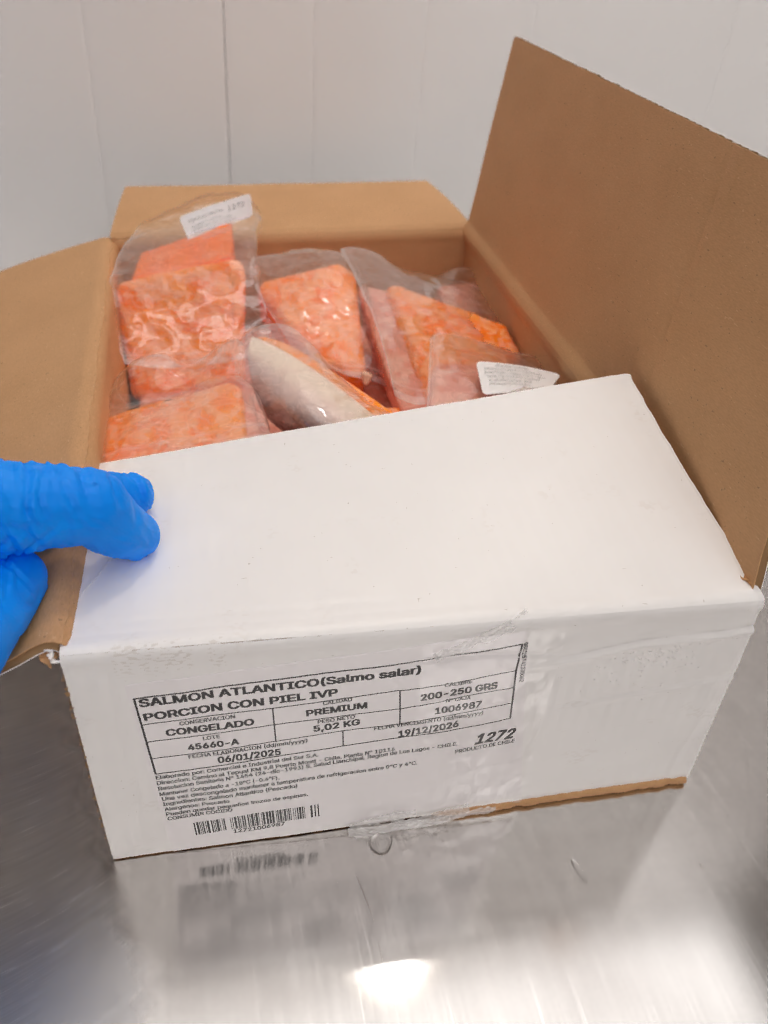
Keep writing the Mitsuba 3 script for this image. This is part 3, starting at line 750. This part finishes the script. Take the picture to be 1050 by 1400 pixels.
def crumple(key, path, width, amp, seed, bsdf="torn_film", nu=90, nv=22, label=None):
    """A strip of torn film bunched into folds along a path of points in mm."""
    p = np.asarray(path, float)
    t = np.linspace(0, 1, len(p))
    tt = np.linspace(0, 1, nu)
    c = np.stack([np.interp(tt, t, p[:, i]) for i in range(3)], -1)
    d = unit(np.gradient(c, axis=0))
    side = unit(np.cross(d, np.array([0, -1.0, 0.3])))
    out = unit(np.cross(side, d))
    s = np.linspace(-0.5, 0.5, nv)
    wd = width * (0.55 + 0.9 * meshkit.fbm(np.stack([tt * 7, 0 * tt, 0 * tt + seed], -1), 3))
    P = c[:, None] + side[:, None] * (s[None, :] * wd[:, None])[..., None]
    q = np.stack([np.broadcast_to(tt[:, None] * 9, (nu, nv)), np.broadcast_to(s[None] * 3.5, (nu, nv)), np.full((nu, nv), float(seed))], -1)
    ridge = 1 - np.abs(2 * meshkit.fbm(q, 4, seed) - 1) * 2
    P = P + out[:, None] * (amp * (ridge + 0.2))[..., None] + side[:, None] * (0.3 * amp * (meshkit.fbm(q * 1.7, 3, seed + 2) - 0.5))[..., None]
    put(key, sheet(mm(P)), bsdf, smooth=40, label=label)


crumple(BOX + "__torn_tape", [(97, -2.5, 1.5), (112, -3.0, 3.0), (128, -3.5, 5.5), (140, -3.5, 7.0), (150, -2.5, 9.0)], 5.5, 1.2, 4, label="crumpled torn end of the clear tape at the bottom edge")
crumple(BOX + "__torn_tape_001", [(98, -1.8, 4.0), (112, -2.5, 9.5), (126, -2.6, 10)], 4.0, 0.9, 6)
crumple(BOX + "__torn_tape_002", [(123, -3.0, 109.5), (130, -4.2, 114), (139, -4.0, 118), (150, -2.0, 121.5), (156, 0.5, 124)], 4.2, 1.3, 9, label="crumpled wisp of clear tape at the crease above the label")
crumple(BOX + "__torn_tape_003", [(118, -2.4, 1.0), (135, -2.8, 2.2), (152, -2.6, 4.6), (163, -2.4, 5)], 3.0, 0.9, 12)

# beads of damp and pilled paper on the right half of the front
r = np.random.default_rng(31)
beads = []
for i in range(120):
    x = r.normal(212, 13)
    z = 101.0 + 0.115 * (x - 178) - abs(r.normal(0, 9)) - 2.5
    if not (150 < x < 246 and 60 < z):
        continue
    b = trimesh.creation.icosphere(1, r.uniform(0.15, 0.42))
    b.vertices = b.vertices * [1, 0.6, 1.2] + on_front(np.array([x, z]), 0.02)
    beads.append(b)
B_ = cat(beads)
B_.vertices = mm(B_.vertices)
put(BOX + "__pilled_paper", B_, "white_liner", smooth=True, kind="stuff", label="small raised beads of damp paper on the right of the front wall")


# ---------------------------------------------------------------- vacuum packs of salmon inside the box
def lump(points, round_, seed, rough=0.5, step=2.2):
    """A soft-edged convex block round the given points (mm)."""
    c = np.mean(points, axis=0)
    balls = [m3.Manifold.sphere(round_, 16).translate((np.asarray(p, float) + unit(c - np.asarray(p, float)) * round_).tolist()) for p in points]
    m = to_trimesh(m3.Manifold.batch_hull(balls).refine_to_length(step))
    trimesh.smoothing.filter_taubin(m, iterations=8)
    nrm = m.vertex_normals
    m.vertices = m.vertices + nrm * (rough * 2 * (meshkit.fbm(m.vertices / 7.0, 3, seed) - 0.5) + rough * 1.5 * (meshkit.fbm(m.vertices / 22.0, 2, seed + 5) - 0.5))[:, None]
    m.vertices /= 1000.0
    return m


def film_sheet(ctrl, seed, amp=1.2, nu=120, nv=120, fine=1.0):
    P = spline(ctrl, nu, nv)
    N = grid_normals(P)
    q = P / np.array([19.0, 24.0, 19.0])
    ridge = 1 - np.abs(2 * meshkit.fbm(q, 2, seed) - 1) * 2.2
    e = np.minimum(np.minimum(np.arange(nu), np.arange(nu)[::-1])[:, None] / 12.0, 1)
    w = amp * (ridge - 0.4) + fine * (0.12 * (meshkit.fbm(P / 6.0, 2, seed + 3) - 0.5) + 0.24 * np.clip(1 - np.abs(meshkit.fbm(P / np.array([20.0, 30.0, 22.0]), 1, seed + 6) - 0.5) * 9, 0, 1) - 0.2)
    return P + N * w[..., None]


def pack(key, label, film, seed, amp=1.2, lift=(0, 0, 0)):
    note(key, label, "vacuum pack", group="vacuum packs of salmon heaped in the box")
    P = film_sheet(FILM[film], seed, amp) + np.array(lift)
    uu, vv = np.meshgrid(np.linspace(0, 1, P.shape[0]), np.linspace(0, 1, P.shape[1]), indexing="ij")
    put(key + "__pouch", sheet(mm(P)), "film", smooth=True, uv=np.stack([uu.ravel(), vv.ravel()], 1))
    return P


def down(points, d):
    return [list(p) for p in points] + [[p[0] + d[0], p[1] + d[1], p[2] + d[2]] for p in points]


def paper(key, quad, normal_off, text, label, ink="pale_ink", th=0.25, bend=1.5):
    """A small stuck-on label: quad = top left, top right, bottom right, bottom left in mm; text = [(u0, u1, v, height, words)]."""
    a, b, c, d = (np.array(p, float) for p in quad)
    U, V = np.meshgrid(np.linspace(0, 1, 40), np.linspace(0, 1, 24), indexing="ij")
    nrm = unit(np.cross(b - a, d - a))
    if nrm @ np.array([0, -0.75, 0.66]) < 0:
        nrm = -nrm

    def at(u, v, off):
        u, v, off = np.asarray(u, float)[..., None], np.asarray(v, float)[..., None], np.asarray(off, float)[..., None]
        return (a * (1 - u) + b * u) * (1 - v) + (d * (1 - u) + c * u) * v + nrm * (off + bend * np.sin(u * np.pi))

    r = 0.10
    Uc = U + (0.5 - U) * 2 * 0.05 * np.clip((np.abs(V - 0.5) - 0.5 + r) / r, 0, 1) ** 2 * (np.abs(U - 0.5) > 0.45)
    put(key, slab(mm(at(Uc, V, normal_off + th)), mm(at(Uc, V, normal_off))), "small_label_paper", smooth=35, label=label)
    ms = []
    for u0, u1, v, h, words in text:
        m = meshkit.text_mesh(words, 1.0, 0.02)
        p = m.vertices.copy()
        uu = u0 + (p[:, 0] - p[:, 0].min()) / np.ptp(p[:, 0]) * (u1 - u0)
        m.vertices = mm(at(uu, v - p[:, 1] * h, normal_off + th + 0.05 + p[:, 2]))
        ms.append(m)
    put(key + "__lettering", cat(ms), ink)


# pack standing in the back left corner
A = "vacuum_pack"
pack(A, "salmon pack standing tallest in the back left corner with a small white label", "A", 11, 1.3)
a = HULL["A"]
put(A + "__fillet", lump(a[:4] + [[p[0], p[1] + 13, p[2] - 6] for p in a[:4]], 8.0, 2, 1.0), "salmon_flesh", smooth=True)
put(A + "__fillet_001", lump([a[4], a[5], [a[1][0] - 5, a[1][1] + 10, a[1][2] + 0.5], [a[0][0] + 9, a[0][1] + 10, a[0][2] + 0.5]] + [[p[0], p[1] + 3, p[2] - 45] for p in a[4:6]] + [[p[0], p[1] + 12, p[2] - 45] for p in a[:2]], 2.0, 3, 0.4), "cut_flesh", smooth=True, label="smooth deep orange cut face of the second portion behind")
paper(A + "__pack_label", HULL["LABA"], 2.6, [(0.10, 0.60, 0.36, 0.11, "PORCION CON PIEL"), (0.10, 0.55, 0.56, 0.08, "SALMON ATLANTICO"), (0.10, 0.70, 0.70, 0.08, "CONGELADO 200-250 GRS"), (0.10, 0.75, 0.85, 0.08, "PRODUCTO DE CHILE"), (0.66, 0.90, 0.45, 0.20, "1272")], "small white label stuck on the top of the pouch")

B = "vacuum_pack_001"
pack(B, "salmon pack nearest the gloved hand with film puffed up behind orange flesh", "B", 23, 0.7)
b0, b1 = HULL["B"]
topB = [b0, b1, [66, 104, 103], [1, 104, 93]]
put(B + "__fillet", lump(down(topB, (0, 0, -26)), 7.0, 5, 0.9), "salmon_flesh", smooth=True)
put(B + "__fillet_side", lump([[p[0] + dx, p[1], p[2] - dz] for p in (b1, [66, 104, 103]) for dx, dz in ((-4, 2), (7, 6), (4, 24), (-6, 24))], 2.5, 9, 0.7), "pale_flesh", smooth=True)

C = "vacuum_pack_002"
pack(C, "salmon pack tilted on edge in the middle front, showing its silver grey skin side", "C", 31, 0.6)
SK = spline(SKIN, 40, 60)
NS = grid_normals(SK)
if NS[..., 1].mean() > 0:
    NS = -NS
SK = SK + NS * (1.6 * np.sin(np.linspace(0, 1, 40) * np.pi)[:, None] * np.sin(np.linspace(0.05, 0.95, 60) * np.pi)[None])[..., None]
uu, vv = np.meshgrid(np.linspace(0, 1, 40), np.linspace(0, 1, 60), indexing="ij")
sk = slab(mm(SK), mm(SK - NS * 1.0))
put(C + "__skin", sk, "fish_skin", smooth=True, uv=np.tile(np.stack([uu.ravel(), vv.ravel()], 1), (2, 1)), label="silver grey fish skin, darkened downwards by pigment and painted shade")
INN = SK - NS * 1.3
wedge = (3.0 + 5.0 * (1 - uu))[..., None]
OUT = SK - NS * (1.3 + wedge) + np.array([1.0, 2.0, -0.5]) * wedge * 0.35
put(C + "__fillet", slab(mm(INN), mm(OUT)), "salmon_flesh", smooth=50)
ST = spline(STRIP, 8, 50)
ST = ST + np.array([0, -0.6, 0.5]) * np.sin(np.linspace(0, 1, 8) * np.pi)[:, None, None]
put(C + "__flesh_edge", slab(mm(ST), mm(ST + np.array([0.5, 5.0, -4.0]))), "salmon_flesh", smooth=40, label="strip of orange flesh along the upper edge of the skin")

D = "vacuum_pack_003"
pack(D, "salmon pack with a bright orange square face leaning in the middle of the box", "D", 43, 1.2)
put(D + "__fillet", lump(down(HULL["D"], (2, 12, -24)), 7.0, 7, 1.0), "salmon_flesh", smooth=True)
put(D + "__fat_scrap", lump([[144, 252, 88], [149, 251, 86], [146, 250, 80], [143, 256, 84], [147, 258, 82]], 1.8, 3, 0.4, 1.2), "fat", smooth=True)

E = "vacuum_pack_004"
pack(E, "large salmon pack on the right with milky film over a pink left side", "E", 57, 0.9, (-0.5, -3.0, 3.5))
e = HULL["E"]
put(E + "__fillet", lump(down(e[:4], (0, 8, -22)), 6.0, 8, 1.0), "salmon_flesh", smooth=True)
put(E + "__fillet_side", lump([e[4], e[5], [e[0][0] + 1, e[0][1], e[0][2] - 3], [e[3][0] + 1, e[3][1] + 2, e[3][2] - 3], [e[4][0] + 6, e[4][1] + 4, e[4][2] - 28], [e[5][0] + 6, e[5][1] + 4, e[5][2] - 26]], 3.0, 9, 0.7), "pale_flesh", smooth=True)

Fk = "vacuum_pack_005"
pack(Fk, "salmon pack half hidden against the back right corner under a clear dome of film", "F", 61, 1.0)
put(Fk + "__fillet", lump(down(HULL["F"], (0, 6, -18)), 3.0, 12, 0.6), "pale_flesh", smooth=True)

G = "vacuum_pack_006"
pack(G, "pale pink salmon pack at the right behind the white flap with a printed white label", "G", 73, 0.8)
put(G + "__fillet", lump(down([[p[0], p[1] + 5, p[2] - 7] for p in HULL["G"]], (0, 4, -18)), 3.5, 14, 0.6), "pale_flesh", smooth=True)
g = HULL["LABG"]
paper(G + "__pack_label", [g[0], g[2], [g[3][0], g[3][1], g[3][2] + 5], [g[4][0], g[4][1], g[4][2] + 5]], 3.6,
      [(0.22, 0.62, 0.14, 0.07, "PORCION CON PIEL"), (0.08, 0.80, 0.26, 0.07, "SALMON ATLANTICO CONGELADO"), (0.08, 0.85, 0.38, 0.07, "MANTENER CONGELADO A -18 C"), (0.10, 0.80, 0.50, 0.07, "INGREDIENTES SALMON ATLANTICO"), (0.12, 0.70, 0.62, 0.07, "ALERGENOS PESCADO"), (0.12, 0.7, 0.74, 0.07, "PRODUCTO DE CHILE")], "white printed label on the pouch, curving over the flesh", ink="ink")

Hh = "vacuum_pack_007"
note(Hh, "sliver of orange salmon pack in the dark gap under the other packs", "vacuum pack", group="vacuum packs of salmon heaped in the box")
note("vacuum_pack_008", "unseen lower salmon pack under the heap, covering the bright box floor", "vacuum pack", group="vacuum packs of salmon heaped in the box")  # lower packs, out of view, placed to darken the gaps in the heap
put("vacuum_pack_008__fillet", lump(down([[8, 385, 52], [120, 385, 54], [125, 150, 60], [8, 150, 58]], (0, 0, -30)), 6.0, 16, 1.0), "pale_flesh", smooth=True)
note("vacuum_pack_009", "unseen lower salmon pack under the heap near the right wall, covering the bright box floor", "vacuum pack", group="vacuum packs of salmon heaped in the box")
put("vacuum_pack_009__fillet", lump(down([[132, 385, 52], [238, 385, 54], [244, 150, 52], [136, 150, 55]], (0, 0, -30)), 6.0, 17, 1.0), "pale_flesh", smooth=True)
put(Hh + "__fillet", lump(down([[120, 205, 88], [185, 205, 86], [185, 150, 92], [120, 150, 94]], (0, 0, -24)), 4.0, 15, 0.7), "salmon_flesh", smooth=True)


# ---------------------------------------------------------------- the gloved hand
def bone(a, b, ra, rb):
    return m3.Manifold.batch_hull([m3.Manifold.sphere(ra, 28).translate(list(map(float, a))), m3.Manifold.sphere(rb, 28).translate(list(map(float, b)))])


def chain(pts, radii):
    return [bone(pts[i], pts[i + 1], radii[i], radii[i + 1]) for i in range(len(pts) - 1)]


HANDS = dict(
    index=([(-66, 26, 160), (-38, 33, 160), (7.5, 44, 149.5), (15, 46.5, 138), (20, 52.5, 128.6)], [19, 17.5, 13.2, 11.0, 9.2]),
    middle=([(-68, 52, 152), (-44, 58, 146), (-1, 71, 133.5), (9, 76, 130), (17.6, 80.5, 126.6)], [15, 13.5, 10.8, 9.6, 8.6]),
    ring=([(-72, 80, 142), (-58, 88, 132), (-50, 96, 116), (-56, 92, 104), (-66, 86, 98)], [15, 12, 10, 9, 8]),
    little=([(-78, 98, 134), (-66, 108, 124), (-60, 114, 110), (-66, 108, 98), (-76, 102, 94)], [13, 10.5, 9, 8, 7.2]),
    thumb=([(-92, 22, 150), (-52, -20, 137), (-29, 0, 132.5), (-18.5, 32, 129.5)], [21, 17.5, 15.0, 11.0]),
)
bones = []
for pts, radii in HANDS.values():
    bones += chain(pts, radii)
palm = [((-66, 30, 156), 17), ((-68, 58, 158), 16), ((-72, 90, 150), 14), ((-125, 48, 158), 20), ((-125, 78, 154), 18), ((-96, 26, 150), 18)]
bones.append(m3.Manifold.batch_hull([m3.Manifold.sphere(r_, 24).translate(list(map(float, p_))) for p_, r_ in palm]))
bones.append(bone((-122, 62, 156), (-215, 66, 170), 26, 30))
hand = bones[0]
for b_ in bones[1:]:
    hand = hand + b_
hm = to_trimesh(hand.refine_to_length(1.1))
trimesh.smoothing.filter_taubin(hm, lamb=0.5, nu=0.53, iterations=30)
V, N = hm.vertices.copy(), hm.vertex_normals.copy()
# folds of the stretched glove: (point on the glove, normal of the fold's plane, reach, depth, width), all in mm
FOLDS = [((4, 40, 156), (0.92, 0.25, 0.30), 11, 0.75, 1.2), ((9, 41, 150), (0.75, 0.3, 0.65), 9, 0.7, 1.1), ((-2, 38, 158), (0.95, -0.1, 0.15), 12, 0.6, 1.1), ((-9, 36, 160), (0.97, 0.15, -0.2), 14, 0.85, 1.3),
         ((-17, 33, 162), (0.95, 0.1, 0.25), 15, 0.9, 1.4), ((-24, 30, 158), (0.9, -0.2, 0.4), 15, 0.8, 1.4), ((-31, 28, 160), (0.95, 0.1, -0.3), 15, 0.8, 1.5), ((-12, 30, 146), (0.6, 0.1, -0.8), 13, 0.9, 1.4), ((-22, 24, 148), (0.5, 0.1, -0.85), 13, 0.9, 1.5),
         ((14, 45, 140), (0.55, 0.4, 0.75), 8, 0.6, 1.0), ((16, 50, 132), (0.4, 0.5, 0.8), 7, 0.5, 0.9), ((11, 43, 145), (0.85, 0.35, 0.2), 8, 0.55, 0.9), ((15, 80, 140), (0.6, 0.3, 0.7), 8, 0.6, 1.0), ((-22, 14, 138), (0.7, 0.6, -0.1), 10, 0.7, 1.3), ((-16, 24, 138), (0.5, 0.8, 0.1), 9, 0.6, 1.2), ((-30, 10, 138), (0.8, 0.4, 0.2), 12, 0.8, 1.3)]
disp = 0.9 * (meshkit.fbm(np.stack([V[:, 0] / 6 + V[:, 2] / 18, V[:, 1] / 14, V[:, 2] / 11], -1), 3, 3) - 0.5)
for c_, n_, reach, depth, width in FOLDS:
    n_ = unit(np.array(n_))
    r_ = V - np.array(c_)
    d_ = r_ @ n_ + 2.0 * (meshkit.noise(V / 9.0, 7) - 0.5)
    mask = np.exp(-(np.linalg.norm(r_ - (r_ @ n_)[:, None] * n_, axis=1) / reach) ** 2)
    disp += mask * depth * (0.9 * np.exp(-((d_ - 1.3 * width) / width) ** 2) - 1.3 * np.exp(-(d_ / (0.6 * width)) ** 2) + 0.6 * np.exp(-((d_ + 1.5 * width) / width) ** 2))
along = 0.95 * V[:, 0] + 0.30 * V[:, 2] + 0.15 * V[:, 1]
across = 0.6 * V[:, 1] - 0.7 * V[:, 2]
for seed, pitch, depth in ((4, 5.5, 0.85), (9, 3.4, 0.50)):
    n_ = meshkit.fbm(np.stack([along / pitch, across / 20, 0 * along + seed], -1), 2, seed)
    thin = np.clip(1 - np.abs(n_ - 0.5) * 13, 0, 1)
    broad = np.clip(1 - np.abs(n_ - 0.60) * 7, 0, 1)
    where = sstep(0.42, 0.62, meshkit.noise(V / np.array([13.0, 15.0, 15.0]), seed + 2))
    disp += depth * where * (0.7 * broad - thin)
hm.vertices = (V + N * disp[:, None]) / 1000.0
put("gloved_hand", hm, "nitrile", smooth=True, label="hand in a blue glove with two fingertips pressed on the white flap", category="hand")
